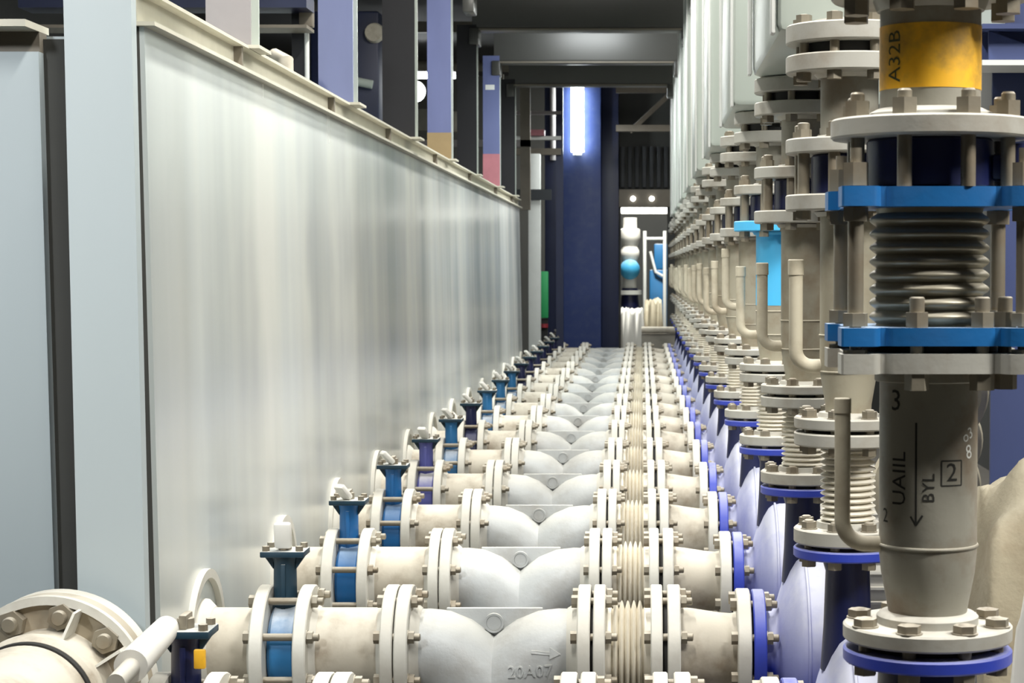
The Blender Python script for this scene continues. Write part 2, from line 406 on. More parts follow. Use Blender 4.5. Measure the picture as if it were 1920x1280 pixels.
# ------------------------------------------------------------------ risers, measured on the second column (k = 1)
RIS = {}; XR = .426; Y1 = YK[1]
def z1(py): return Zat(py, Y1)
def riser_templates():
    y = Y1; zo = z1(987)
    g8 = 'risers'
    # lower expansion joint
    zb, ztp = z1(1015), z1(987)
    t = thing('riser_expansion_joint', '', 'expansion joint', (XR, y, zb), 'ribbed expansion joints under the risers')
    MB().disc(z1(1022) - zb, 0.001, .090, 'Z', ch=.001).build('gasket', 'gasket', t)
    MB().disc(0, ztp - zb, .112, 'Z').lathe([(ztp - zb, .068), (ztp - zb + .012, .064)], 'Z').build('flange', 'riser_flange', t)
    b0, b1 = z1(976) - zb, z1(837) - zb
    MB().lathe([(b0 - .01, .05)] + bell_profile(b0, b1, .043, .0575, 12) + [(b1 + .01, .05)], 'Z', n=36).build('bellows', 'bellows', t, sharp=60)
    MB().disc(z1(833) - zb, z1(808) - zb, .112, 'Z').lathe([(z1(841) - zb, .055), (z1(832) - zb, .064)], 'Z').build('flange', 'riser_flange', t)
    MB().disc(z1(809) - zb, z1(800) - zb, .088, 'Z', ch=.001).build('gasket', 'gasket', t)
    bolt_circle(bolt_mesh('bolt', z1(1042) - zb, ztp - zb, 'Z', r=.0155, stub=.002, h=.016), t, .090, 'Z')
    RIS['joint'] = t, zb
    # riser pipe
    zb = z1(801)
    t = thing('riser_pipe', '', 'pipe', (XR, y, zb), 'risers with capped gauge stubs')
    MB().disc(0, z1(780) - zb, .112, 'Z').lathe([(z1(781) - zb, .066), (z1(772) - zb, .060)], 'Z').build('flange', 'riser_flange', t)
    zt = z1(398) - zb
    m = MB(); m.lathe([(z1(775) - zb, .047), (z1(757) - zb, .048), (z1(700) - zb, .0585), (z1(692) - zb, .0595), (zt, .0595)], 'Z', n=36)
    m.torus(.0595, .0022, 'Z', t=z1(628) - zb, n=36); m.torus(.0592, .0022, 'Z', t=z1(696) - zb, n=36)
    m.build('pipe', 'riser', t)
    MB().lathe([(z1(406) - zb, .066), (z1(398) - zb, .072)], 'Z').disc(z1(396) - zb, z1(366) - zb, .131, 'Z').build('flange', 'riser_flange', t)
    zl, ztop = z1(686) - zb, z1(486) - zb
    pts = [(-.05, 0, zl), (-.075, 0, zl)] + arc((-.075, 0, zl + .034), .034, -PI / 2, -PI, 8) + [(-.109, 0, ztop - .03)]
    st = MB().tube(pts, .0145, 16).build('gauge_stub', 'hose', t)
    MB().lathe([(ztop - .032, .0165), (ztop - .002, .0165), (ztop, .0145)], 'Z', c=(-.109, 0, 0), n=20).build('stub_cap', 'hose', st)
    bolt_circle(bolt_mesh('bolt', z1(833) - zb, z1(780) - zb, 'Z', r=.0155, stub=.002, h=.016), t, .090, 'Z')
    RIS['pipe'] = t, zb
    # check valve
    zb = z1(366)
    t = thing('check_valve', '', 'valve', (XR, y, zb), 'dark wafer check valves in the risers')
    MB().disc(0, z1(291) - zb, .078, 'Z', ch=.004).box(-.03, .03, -.085, -.05, .02, .05, .004).build('valve_body', 'navy', t)
    bolt_circle(bolt_mesh('stud', z1(396) - zb, z1(262) - zb, 'Z', r=.0165, sr=.0125, stub=.012, h=.018), t, .105, 'Z', name='stud')
    RIS['check'] = t, zb
    # upper spool
    zb = z1(290)
    t = thing('upper_pipe_spool', '', 'pipe', (XR, y, zb), 'upper spools of the risers')
    MB().disc(0, z1(262) - zb, .131, 'Z').lathe([(z1(263) - zb, .074), (z1(255) - zb, .066)], 'Z').build('flange', 'riser_flange', t)
    MB().lathe([(z1(266) - zb, .0595), (z1(135) - zb, .0595)], 'Z', n=36).build('pipe', 'riser_dark', t)
    MB().lathe([(z1(148) - zb, .064), (z1(139) - zb, .074)], 'Z').disc(z1(140) - zb, z1(107) - zb, .131, 'Z').build('flange', 'riser_flange', t)
    RIS['spool'] = t, zb
    # outlet flange
    zb = z1(107)
    t = thing('outlet_flange', '', 'flange', (XR, y, zb), 'bolted top flanges of the risers')
    MB().disc(0, z1(84) - zb, .094, 'Z', ch=.002).build('spacer', 'black', t)
    MB().disc(z1(85) - zb, z1(50) - zb, .131, 'Z').lathe([(z1(51) - zb, .08), (z1(40) - zb, .075)], 'Z').build('flange', 'riser_flange', t)
    bolt_circle(bolt_mesh('bolt', z1(140) - zb, z1(50) - zb, 'Z', r=.0165, sr=.010, stub=.0, h=.018), t, .105, 'Z')
    RIS['outlet'] = t, zb

suction_templates(); riser_templates()

VALVE_COL = {1: 'navy', 2: 'valve_teal', 3: 'bright_blue', 4: 'bright_blue', 5: 'valve_lavender', 6: 'valve_blue', 7: 'navy', 8: 'valve_blue', 9: 'valve_blue', 10: 'valve_blue', 11: 'navy', 12: 'navy', 13: 'navy', 17: 'valve_blue'}
VDESC = {'navy': 'navy blue', 'valve_teal': 'dark teal', 'bright_blue': 'bright blue', 'valve_lavender': 'lavender blue', 'valve_blue': 'mid blue'}
LEVER_ROT = {2: 0, 3: 35, 4: 60, 5: 20, 6: 50, 7: 65, 8: 55, 9: 60, 10: 60}
def swap(o, mat):
    for c in list(o.children):
        if c.name.split('.')[0] in ('valve_body', 'valve_neck', 'mounting_plate'):
            if mat != 'valve_teal' and c.name.startswith('mounting_plate'): continue
            key = (c.data.name.split('.')[0], mat)
            if key not in KIDS:
                me = c.data.copy(); me.materials[0] = MATS[mat]; KIDS[key] = me
            c.data = KIDS[key]
SUC_LABEL = {
    'inlet': 'pale inlet pipe with wall ring leaving the tank side, {o} suction line from the front',
    'valve': '{c} butterfly valve with white lever grip on the {o} suction line from the front',
    'spool': 'short dusty flanged pipe between valve and strainer, {o} suction line from the front',
    'strainer': 'silver cast strainer with V-shaped web and round boss, {o} suction line from the front',
    'joint': 'ribbed metal expansion joint between strainer and reducer, {o} suction line from the front',
    'reducer': 'beige tapered reducer just before the pump, {o} suction line from the front',
    'pump': 'dusty blue pump casing at the end of the {o} suction line from the front'}
RIS_LABEL = {
    'joint': 'dusty ribbed expansion joint directly on pump flange, {o} riser from the front',
    'pipe': 'dusty beige riser pipe with bent capped side stub, {o} riser from the front',
    'check': 'dark navy check valve between long studs, {o} riser from the front',
    'spool': 'dark grey upper pipe spool with two flanges, {o} riser from the front',
    'outlet': 'grey bolted flange topping the {o} riser from the front'}
RISERS = {}
for k in range(1, NU):
    o_ = ORD[k]
    for key, (t, xo) in SUC.items():
        z = 0 if key == 'pump' else AX
        col = VALVE_COL.get(k, 'navy')
        lab = SUC_LABEL[key].format(o=o_, c=VDESC[col])
        if key == 'strainer' and k == 2: lab = 'silver cast strainer with raised digits and arrow, second suction line from the front'
        if k == 2: r = t; r['label'] = lab
        else: r = copy_tree(t, (xo, YK[k], z), lab)
        if key == 'valve':
            if k != 2: swap(r, col)
            for c in r.children:
                if c.name.startswith('lever'):
                    a = math.radians(LEVER_ROT.get(k, 55))
                    if k > 2 and c.name.startswith('lever_grip'):
                        c.rotation_euler = (math.radians(14) + a * .0, 0, 0)
                        c.rotation_euler = (math.radians(45), 0, -a); c.scale = (.9, .9, .85)
    o_ = ORD[k + 1]
    for key, (t, zb) in RIS.items():
        lab = RIS_LABEL[key].format(o=o_)
        if k == 3 and key == 'pipe': lab = 'riser pipe with upper half painted bright light blue'
        if k == 1: r = t; r['label'] = lab
        else: r = copy_tree(t, (XR, YK[k], zb), lab)
        RISERS[key, k] = r

for c in SUC['valve'][0].children:
    if c.name.split('.')[0] == 'valve_body': c.data = c.data.copy(); c.data.materials[0] = MATS['valve_blue']
# the first suction line's lever: a long pale sleeve reaching towards the viewer
def kid(o, stem): return [c for c in o.children if c.name.split('.')[0] == stem]
valve1 = [o for o in bpy.data.objects if o.get('label', '').startswith('navy blue butterfly valve') and 'first suction' in o['label']][0]
for c in kid(valve1, 'lever_grip'): bpy.data.objects.remove(c)
valve1['label'] = 'navy butterfly valve with long pale sleeve lever beside the big bolted flange'
g = MB().tube([(0, 0, 0), (0, -.025, 0), (0, -.30, -.02), (0, -.31, -.0205)], [.016, .027, .033, .033], 24).build('lever_grip', 'lever', valve1, (-.04, -.0, .268))
MB().tube([(0, -.29, -.02), (0, -.42, -.03)], .018, 16).build('lever_bar', 'flange', valve1, (-.04, 0, .268))
m = MB().box(-.012, .012, -.006, .006, 0, .04, .003); m.build('yellow_tag', 'yellow', valve1, (.034, -.05, .19))
# fourth riser: light blue paint
r = RISERS['pipe', 3]
for c in kid(r, 'flange'):
    if max(v.co.z for v in c.data.vertices) > .25:
        me = c.data.copy(); me.materials[0] = MATS['light_blue']; c.data = me
zb = RIS['pipe'][1]
m = MB(); m.lathe([(Zat(572, YK[3]) - zb, .0601), (Zat(420, YK[3]) - zb, .0601)], 'Z', n=36)
m.build('painted_band', 'light_blue', r)
for o in [o for o in bpy.data.objects if o.get('label', '').startswith('pale inlet pipe')]:
    if o.location.y < 4.5 or o.location.y > 19:
        for c in kid(o, 'wall_ring') + kid(o, 'weld_collar'): bpy.data.objects.remove(c)
        if o.location.y > 19:
            MB().lathe([(-AX, RP), (0, RP), (.02, RP - .01)], 'Z', c=(-.14, 0, 0)).build('drop_leg', 'pipe', o)
            o['label'] = o['label'].replace('with wall ring leaving the tank side', 'with vertical leg past tank end')
        else: o['label'] = 'pale inlet pipe branching off the large header pipe at lower left'
# stub heights differ a little from riser to riser
for k in range(2, NU):
    for c in kid(RISERS['pipe', k], 'gauge_stub'): c.location.z += R.uniform(-.02, .03) if k != 4 else .055

# raised digits and arrow on the second line's strainer
def text_mesh(txt, size, ext=0.0, res=2):
    cu = bpy.data.curves.new('text', 'FONT'); cu.body = txt; cu.size = size; cu.align_x = 'CENTER'; cu.align_y = 'CENTER'; cu.resolution_u = res
    o = bpy.data.objects.new('text', cu); COL.objects.link(o)
    dg = bpy.context.evaluated_depsgraph_get(); me = bpy.data.meshes.new_from_object(o.evaluated_get(dg))
    import bmesh
    bm = bmesh.new(); bm.from_mesh(me); bmesh.ops.triangulate(bm, faces=bm.faces[:])
    for _ in range(4):
        lg = [e for e in bm.edges if e.calc_length() > size * .18]
        if not lg: break
        bmesh.ops.subdivide_edges(bm, edges=lg, cuts=1); bmesh.ops.triangulate(bm, faces=bm.faces[:])
    bm.to_mesh(me); bm.free()
    V = [v.co.copy() for v in me.vertices]; P = [tuple(p.vertices) for p in me.polygons]
    bpy.data.objects.remove(o); bpy.data.meshes.remove(me); bpy.data.curves.remove(cu)
    return V, P
def solid(vs, fs, off):
    n = len(vs); out = MB(); v2 = [Vector(v) + off for v in vs]
    cnt = {}
    for f in fs:
        for i in range(len(f)):
            e = (f[i], f[(i + 1) % len(f)]); cnt[e] = cnt.get(e, 0) + 1
    F_ = [tuple(f) for f in fs] + [tuple(i + n for i in reversed(f)) for f in fs]
    for (a, b_) in cnt:
        if (b_, a) not in cnt: F_.append((a, b_, b_ + n, a + n))
    return out.add(list(vs) + v2, F_)
st2, sx2 = SUC['strainer']
body = kid(st2, 'strainer_body')[0]
bv = BVHTree.FromPolygons([v.co for v in body.data.vertices], [tuple(p.vertices) for p in body.data.polygons])
def onto(V, cx, cz, rot=0):
    out = []
    for v in V:
        x, z = v.x * math.cos(rot) - v.y * math.sin(rot) + cx, v.x * math.sin(rot) + v.y * math.cos(rot) + cz
        hit = bv.ray_cast(Vector((x, -1, z)), Vector((0, 1, 0)))[0]
        out.append(Vector((x, (hit.y if hit else -.1) - .0035, z)))
    return out
V, P = text_mesh('20A07', .044)
cx = SX(998) - sx2; cz = Zat(1259, Y2 - .11) - AX
solid(onto(V, cx, cz, .03), P, Vector((0, .006, 0))).build('raised_digits', 'cast', st2)
aw = [(-.036, .004), (.016, .004), (.012, .015), (.040, 0), (.012, -.015), (.016, -.004), (-.036, -.004)]
V = [Vector((p, q, 0)) for p, q in aw]
solid(onto(V, SX(1026) - sx2, Zat(1224, Y2 - .11) - AX, -.08), [(0, 1, 5, 6), (2, 3, 4), (1, 2, 4, 5)], Vector((0, .007, 0))).build('raised_arrow', 'cast', st2)

# ------------------------------------------------------------------ the nearest riser, larger and lit close up
Y = YK[0]
def z0(py): return Zat(py, Y)
pz = z0(1211)
# pump below it, only its flange in view
p0 = copy_tree(SUC['pump'][0], (XR, Y, 0), 'navy blue pump under the nearest riser marked with a boxed 2')
for c in list(p0.children):
    if c.name.split('.')[0] in ('discharge_flange', 'discharge_neck'): bpy.data.objects.remove(c)
MB().disc(z0(1237), z0(1211), .1255, 'Z').build('discharge_flange', 'flange_blue', p0)
MB().lathe([(AX + .18, .08), (AX + .30, .078), (z0(1237) + .003, .072)], 'Z', n=32).build('discharge_neck', 'navy', p0)  # neck colour darkened to navy for the shade below the flange
zb = z0(1196)
t = thing('riser_pipe', 'dark grey pipe with handwritten 3 and a boxed 2, nearest riser', 'pipe', (XR, Y, zb), 'risers with capped gauge stubs')
MB().disc(z0(1211) - zb, .001, .094, 'Z', ch=.001).build('gasket', 'gasket', t)
MB().disc(0, z0(1166) - zb, .1255, 'Z', n=64).build('flange', 'riser_flange', t)
MB().lathe([(z0(1167) - zb, .0755), (z0(1152) - zb, .0755), (z0(1146) - zb, .070), (z0(1144) - zb, .060)], 'Z', n=48).build('weld_neck', 'riser_flange', t)
m = MB(); m.lathe([(z0(1150) - zb, .0575), (z0(1128) - zb, .0605), (z0(1070) - zb, .0695), (z0(1035) - zb, .0722), (z0(1022) - zb, .0725), (z0(690) - zb, .0725)], 'Z', n=56)
m.torus(.0722, .0028, 'Z', t=z0(1019) - zb, n=56); m.build('pipe', 'riser_dark', t)
m = MB(); m.lathe([(z0(714) - zb, .0785), (z0(712) - zb, .080), (z0(690) - zb, .080)], 'Z', n=48)
m.build('collar', 'riser_dark', t)
def lobed(hx, hy, fx):
    """square-shouldered lug plate: flat front, scallops, corner lugs"""
    q = [(0, -hy + .012), (fx, -hy + .012), (fx + .010, -hy + .018), (fx + .018, -hy + .017), (fx + .024, -hy + .004), (fx + .03, -hy), (hx - .003, -hy), (hx, -hy + .003),
         (hx, -hy + .052), (hx - .004, -hy + .056), (hx - .014, -hy + .060), (hx - .016, -hy + .07), (hx - .012, 0)]
    pts = q + [(x, -y) for x, y in reversed(q[:-1])]
    pts = pts + [(-x, y) for x, y in reversed(pts[1:-1])]
    return pts
MB().prism(lobed(.143, .132, .068), 'Z', z0(693) - zb, z0(657) - zb).build('flange', 'riser_flange', t)
zl, ztop = z0(1019) - zb, z0(746) - zb
xs = Xat(1581, Y) - XR
st = MB().tube([(-.065, 0, zl), (xs + .036, 0, zl)] + arc((xs + .036, 0, zl + .036), .036, -PI / 2, -PI, 10) + [(xs, 0, ztop - .012)], .0118, 20).build('gauge_stub', 'hose', t)
MB().lathe([(ztop - .022, .0128), (ztop - .001, .0128), (ztop, .0118)], 'Z', c=(xs, 0, 0), n=24).build('stub_cap', 'hose', st)
bolt_circle(bolt_mesh('bolt', z0(1237) - zb, z0(1166) - zb, 'Z', r=.0175, stub=.0, h=.013), t, .105, 'Z')
def wrap(V, P, px, py, rad, zb, rot=0):
    """ink on the pipe: text laid round the pipe surface"""
    th0 = math.asin(max(-1, min(1, (Xat(px, Y - rad * .9) - XR) / rad))); zc = z0(py) - zb
    out = []
    for v in V:
        x, y = v.x * math.cos(rot) - v.y * math.sin(rot), v.x * math.sin(rot) + v.y * math.cos(rot)
        th = th0 + x / rad; out.append((rad * math.sin(th), -rad * math.cos(th), zc + y))
    return MB().add(out, P)
def ink(txt, size, px, py, rot=0, mat='ink', rad=.0729, par=None, name='handwriting', zz=None):
    V, P = text_mesh(txt, size)
    wrap(V, P, px, py, rad, zz if zz is not None else zb, rot).build(name, mat, par or t)
ink('3', .044, 1684, 748)
ink('2', .038, 1787, 878)
ink('2', .030, 1668, 962)
ink('UAIIL', .034, 1690, 890, PI / 2)
ink('BYL', .026, 1743, 905, PI / 2)
ink('o3', .024, 1820, 810, .4, 'chalk'); ink('8', .03, 1822, 842, .2, 'chalk')
def stroke(pts, w=.0016):
    V = []; P = []
    for (x0, y0), (x1, y1) in pts:
        d = Vector((x1 - x0, y1 - y0, 0)); L = d.length; d /= L; q = Vector((-d.y, d.x, 0)) * w; n = max(1, int(L / .008))
        for i in range(n):
            a = Vector((x0, y0, 0)) + d * L * i / n; b_ = Vector((x0, y0, 0)) + d * L * (i + 1) / n; o = len(V)
            V += [a - q, a + q, b_ + q, b_ - q]; P.append((o + 3, o + 2, o + 1, o))
    return V, P
s_ = .0165
V, P = stroke([((-s_, -s_ * 1.1), (s_, -s_ * 1.1)), ((s_, -s_ * 1.1), (s_, s_ * 1.1)), ((s_, s_ * 1.1), (-s_, s_ * 1.1)), ((-s_, s_ * 1.1), (-s_, -s_ * 1.1))], .001)
wrap(V, P, 1787, 878, .0729, zb).build('ink_box', 'ink', t)
V, P = stroke([((0, .075), (0, -.075)), ((0, -.075), (-.008, -.062)), ((0, -.075), (.010, -.06))], .0015)
wrap(V, P, 1719, 880, .0729, zb).build('ink_arrow', 'ink', t)
# bellows between lug plates
zb = z0(643)
t = thing('riser_expansion_joint', 'dark ribbed expansion joint between two bright blue lug plates with tie rods', 'expansion joint', (XR, Y, zb), 'ribbed expansion joints under the risers')
MB().disc(z0(657) - zb, .001, .10, 'Z', ch=.001).build('gasket', 'gasket', t)
MB().prism(lobed(.143, .132, .068), 'Z', 0, z0(610) - zb).build('lug_plate', 'bright_blue', t)
MB().prism(lobed(.143, .132, .068), 'Z', z0(391) - zb, z0(355) - zb).build('lug_plate', 'bright_blue', t)
b0, b1 = z0(606) - zb, z0(400) - zb
MB().lathe([(b0 - .005, .08)] + bell_profile(b0, b1, .0775, .0885, 8, 8) + [(b1 + .01, .08)], 'Z', n=56).build('bellows', 'bellows_dark', t, sharp=60)
rod = MB()
zt_ = z0(355) - zb
rod.lathe([(z0(675) - zb, .0085), (zt_ + .055, .0085)], 'Z', n=16)
for a_, b_, r_ in ((z0(692) - zb, z0(645) - zb, .0), (z0(608) - zb, z0(584) - zb, .0185), (z0(418) - zb, z0(392) - zb, .0185), (zt_ + .001, zt_ + .034, .0185), (z0(672) - zb, z0(650) - zb, .0185)):
    if r_: rod.hexa(a_, b_, r_, 'Z', (0, 0, 0), .2)
rod.lathe([(z0(584) - zb, .0115), (z0(414) - zb, .0115)], 'Z', n=16)
rme = rod.mesh('tie_rod', 'bolt')
for sx in (-1, 1):
    for sy in (-1, 1): use('tie_rod', rme, t, (sx * .1205, sy * .104, 0))
bme = MB().hexa(0, .022, .018, 'Z', (0, 0, 0), .4).lathe([(.02, .011), (.042, .011), (.044, .009)], 'Z', n=12).lathe([(-.09, .018), (-.056, .018)], 'Z', n=6).lathe([(-.06, .010), (.01, .010)], 'Z', n=10).mesh('bolt', 'bolt')
for (bx, by) in ((-.032, -.102), (.062, -.100), (.10, -.07), (-.032, .102), (.062, .10)): use('bolt', bme, t, (bx, by, z0(610) - zb))
# wafer valve with long studs
zb = z0(355)
t = thing('check_valve', 'dark navy check valve ringed by thick studs, above the blue lug plates', 'valve', (XR, Y, zb), 'dark wafer check valves in the risers')
MB().disc(0, z0(262) - zb, .0935, 'Z', ch=.004, n=56).build('valve_body', 'navy', t)
MB().box(.085, .15, -.04, .03, .012, .05, .006).lathe([(.02, .02), (.065, .02)], 'Z', c=(.125, -.03, 0), n=20).build('gearbox', 'navy', t)
sme = MB().lathe([(0, .0108), (z0(260) - zb, .0108)], 'Z', n=16).hexa(z0(225) - zb + .001, z0(225) - zb + .024, .0195, 'Z', (0, 0, 0), .35).lathe([(z0(225) - zb + .02, .0105), (z0(225) - zb + .034, .0105), (z0(225) - zb + .037, .008)], 'Z', n=14).mesh('stud', 'bolt')
for i in range(8):
    th = PI / 8 + i * PI / 4 - .06; use('stud', sme, t, (.118 * math.cos(th), .118 * math.sin(th), 0))
# upper spool with the yellow band
zb = z0(262)
t = thing('upper_pipe_spool', 'grey pipe with wide yellow painted band on the nearest riser', 'pipe', (XR, Y, zb), 'upper spools of the risers')
MB().disc(0, z0(225) - zb, .1465, 'Z', n=64).lathe([(z0(226) - zb, .096), (z0(215) - zb, .094), (z0(205) - zb, .078)], 'Z', n=48).build('flange', 'riser_flange', t)
MB().lathe([(z0(230) - zb, .0742), (z0(-5) - zb, .0742)], 'Z', n=56).build('pipe', 'riser_dark', t)
MB().lathe([(z0(171) - zb, .0749), (z0(52) - zb, .0749)], 'Z', n=56).build('yellow_band', 'yellow', t)
MB().lathe([(z0(22) - zb, .0785), (z0(14) - zb, .0815), (z0(-3) - zb, .086)], 'Z', n=48).disc(z0(2) - zb, z0(-32) - zb, .1465, 'Z', n=64).build('flange', 'riser_flange', t)
bolt_circle(bolt_mesh('bolt', z0(2) - zb, z0(-75) - zb, 'Z', r=.0195, stub=.02, h=.026, sr=.011), t, .118, 'Z', ph=PI / 8 - .1)
ink('A32B', .034, 1679, 112, PI / 2, 'olive_ink', .0753, t, 'handwriting', zb)
zb = z0(-32)
t = thing('outlet_flange', 'brownish flange at the top edge above the yellow band', 'flange', (XR, Y, zb), 'bolted top flanges of the risers')
MB().disc(0.001, z0(-75) - zb, .1465, 'Z').lathe([(z0(-76) - zb, .10), (z0(-90) - zb, .09), (z0(-300) - zb, .09)], 'Z').build('flange', 'riser_flange', t)

# ------------------------------------------------------------------ tank on the left
XT = -1.17
TY0, TY1 = 4.70, 19.2; TZ = Zat(40, 4.7)
LEAN = 1.05                                   # the tank wall stands about one degree out of plumb
def lean(o): o.rotation_euler = (0, math.radians(-LEAN), 0); return o
tank = thing('tank', 'long pale grey steel tank running down the left side', 'tank', (XT, TY0, 0))
dz = TZ
XTB = XT
def skew_box(m, x0, x1, y0, y1, z0_, z1_):
    """box whose faces lean with the tank: x drifts with height"""
    k = math.tan(math.radians(LEAN)); zr = 1.1
    f = lambda x, z: x - (z - zr) * k
    vs = [(f(x, z), y, z) for z in (z0_, z1_) for y in (y0, y1) for x in (x0, x1)]
    return m.add(vs, [(0, 2, 3, 1), (4, 5, 7, 6), (0, 1, 5, 4), (2, 6, 7, 3), (0, 4, 6, 2), (1, 3, 7, 5)])
skew_box(MB(), -.012, 0, .05, TY1 - TY0, .02, TZ).build('side_panel', 'tank_panel', tank)
skew_box(MB(), -2.6, -.03, .22, TY1 - TY0 - .01, .02, TZ - .01).build('shell', 'grey_paint', tank)
skew_box(MB(), -2.6, -.285, .15, .22, .02, TZ - .055).build('front_panel', 'grey_paint', tank)
skew_box(MB(), -.285, -.16, .19, .22, .02, TZ - .02).build('gap_shade_strip', 'seam_gap_shade', tank)  # dark strip painted in place of the shaded gap by the post
skew_box(MB(), -.026, -.012, .05, .20, .02, TZ - .01).build('seam_strip', 'seam_gap_shade', tank)
skew_box(MB(), -.050, -.027, .04, .21, .02, TZ - .012).build('edge_angle', 'grey_paint', tank)
skew_box(MB(), -2.6, -.285, .05, .24, TZ - .005, TZ + .012).build('front_ledge', 'rim_cream', tank)
skew_box(MB(), -2.6, -.285, .16, .22, TZ - .055, TZ - .005).build('ledge_web', 'brown_steel', tank)
rim = MB(); h_ = .070
skew_box(rim, -.06, .030, .03, TY1 - TY0, TZ - .006, TZ + .004)
skew_box(rim, -.06, -.012, .03, TY1 - TY0, TZ + .004, TZ + h_)
skew_box(rim, -.075, .020, .03, TY1 - TY0, TZ + h_, TZ + h_ + .009)
rim.build('rim_channel', 'rim_cream', tank)
for i, yy in enumerate((1.15, 2.9, 4.6, 6.7, 9.0, 11.4, 13.4)):
    skew_box(MB(), -.012, .012, yy, yy + .02, TZ + .004, TZ + h_).build('rim_stiffener', 'brown_steel', tank)
# corner post in front of the tank
post = thing('support_post', 'wide pale grey steel post at the near corner of the tank', 'post', (-1.28, 4.66, 0))
k_ = math.tan(math.radians(LEAN)) * .75
def lean_box(m, x0, x1, y0, y1, z0_, z1_, ch=0):
    f = lambda x, z: x - (z - 1.75) * k_
    vs = [(f(x, z), y, z) for z in (z0_, z1_) for y in (y0, y1) for x in (x0, x1)]
    return m.add(vs, [(0, 2, 3, 1), (4, 5, 7, 6), (0, 1, 5, 4), (2, 6, 7, 3), (0, 4, 6, 2), (1, 3, 7, 5)])
xl, xr = Xat(132, 4.62) + 1.28, Xat(258, 4.62) + 1.28
lean_box(MB(), xl, xr, -.045, -.030, 0, 3.6).build('flange_plate', 'grey_paint', post)
lean_box(lean_box(MB(), xl + .07, xr - .07, -.030, .06, 0, 3.6), xr - .006, xr, -.030, .0, 0, 3.6).build('web', 'grey_paint', post)

# posts on the tank rim
PY = [5.95, 7.99, 10.09, 12.10, 14.05, 16.1, 18.1]
PM = ['post_grey', 'post_blue', 'post_dark', 'post_blue', 'post_dark', 'post_blue', 'post_dark']  # every post_dark entry is a post with its shade painted in
PD = ['brownish grey', 'pale blue', 'near-black', 'violet-blue with painted tan reflection', 'near-black', 'blue with painted pink-red reflection', 'near-black']
PPX = [470, 662, 778, 846, 894, 937, 966]; PW = [.135, .14, .165, .145, .14, .135, .13]
for i, yy in enumerate(PY):
    xe = Xat(PPX[i], yy, H + .9); ztop = H + (2.55 if i < 3 else 1.72); zb = TZ + h_ + .012
    t = thing('roof_post', f'{PD[i]} steel post standing on the tank rim, {ORD[i+1]} from the front', 'post', (xe, yy, zb), 'posts on the tank rim')
    w = PW[i]
    hh = ztop - zb
    MB().box(-w, 0, -.005, .005, 0, hh).build('flange_plate', PM[i], t)
    MB().box(-w * .5 - .004, -w * .5 + .004, .005, .12, 0, hh).build('web', PM[i], t)
    MB().box(-w, 0, .12, .13, 0, hh).build('flange_plate', 'pale_grey' if i < 7 else PM[i], t)
    MB().box(-w - .03, .03, -.03, .16, -.010, 0).build('base_plate', 'rim_cream', t)
    if i == 3: MB().box(-w - .0015, .0015, -.0065, -.005, 0, .16).build('reflection_patch', 'reflection_tan', t)  # coloured reflection painted as a patch at the post foot
    if i == 5: MB().box(-w - .0015, .0015, -.0065, -.005, 0, .26).build('reflection_patch', 'reflection_red_crate', t)
    if i == 5: MB().box(-w * .85, -w * .3, -.007, -.005, .78, .82).build('white_mark', 'white_post', t)

# headers across the aisle
HY = [12.1, 14.05, 16.1, 18.1]
for i, yy in enumerate(HY):
    za = Zat([-8, 57, 118.5, 161][i], yy)
    x0, x1 = Xat([880, 890, 931, 958][i], yy, za) - .02, Xat([1300, 1284, 1268, 1255][i], yy, za) + .03
    t = thing('cross_header', ['dark deep header across the aisle, nearest of the four overhead', 'dark glossy header across the aisle, second overhead from the front',
                               'header with a bright lit face across the aisle', 'farthest and lowest-looking dark header across the aisle'][i], 'beam', (0, yy, za), 'headers across the aisle')
    prof = [(0, .5), (0, .03)] + [(.03 - .03 * math.cos(a * PI / 8), .03 - .03 * math.sin(a * PI / 8)) for a in range(1, 5)]
    d = .20
    prof += [(d - .03 + .03 * math.sin(a * PI / 8), .03 - .03 * math.cos(a * PI / 8)) for a in range(0, 5)] + [(d, .5)]
    m = MB(); n = len(prof)
    m.add([(x, p, q) for x in (x0, x1) for p, q in prof], [(j, (j + 1) % n, n + (j + 1) % n, n + j) for j in range(n)] + [tuple(range(n)), tuple(range(2 * n - 1, n - 1, -1))])
    m.build('beam_shell', 'duct_dark', t)
    MB().box(x0, x1, -.012, 0, .002, .014).build('lip', 'brown_steel', t)
    MB().box(x0 - .02, x0 + .05, -.02, d, -.10, .02, .01).build('corner_bracket', 'duct_dark', t)
    MB().box(x1 - .05, x1 + .02, -.02, d, -.10, .02, .01).build('corner_bracket', 'duct_dark', t)

# pale ducts above the risers
DY = [4.05, 6.1, 8.15, 10.2, 12.25, 14.3, 16.35, 18.4]
for i, yy in enumerate(DY):
    zb = z1(47)
    t = thing('vertical_duct', f'tall pale grey-green duct above the risers, {ORD[i+1]} from the front', 'duct', (.52, yy, zb), 'pale ducts above the risers')
    m = MB(); 
    if i == 0: m.box(-.232, .25, .14, 1.15, 0, 2.4 , .02)
    else: m.box(-.238, .25, 0, 1.0, 0, 2.4, .02)
    m.build('casing', 'pale_grey', t)
    m = MB()
    for q in (0, 1): 
        yb = (.16 if i == 0 else .02) + q * (.90 if i == 0 else .88)
        m.box(-.246, -.236, yb, yb + .05, 0.0, 2.4, .004)
    m.build('edge_highlight', 'white_post', t)  # white strips painted in as highlights along the duct edges

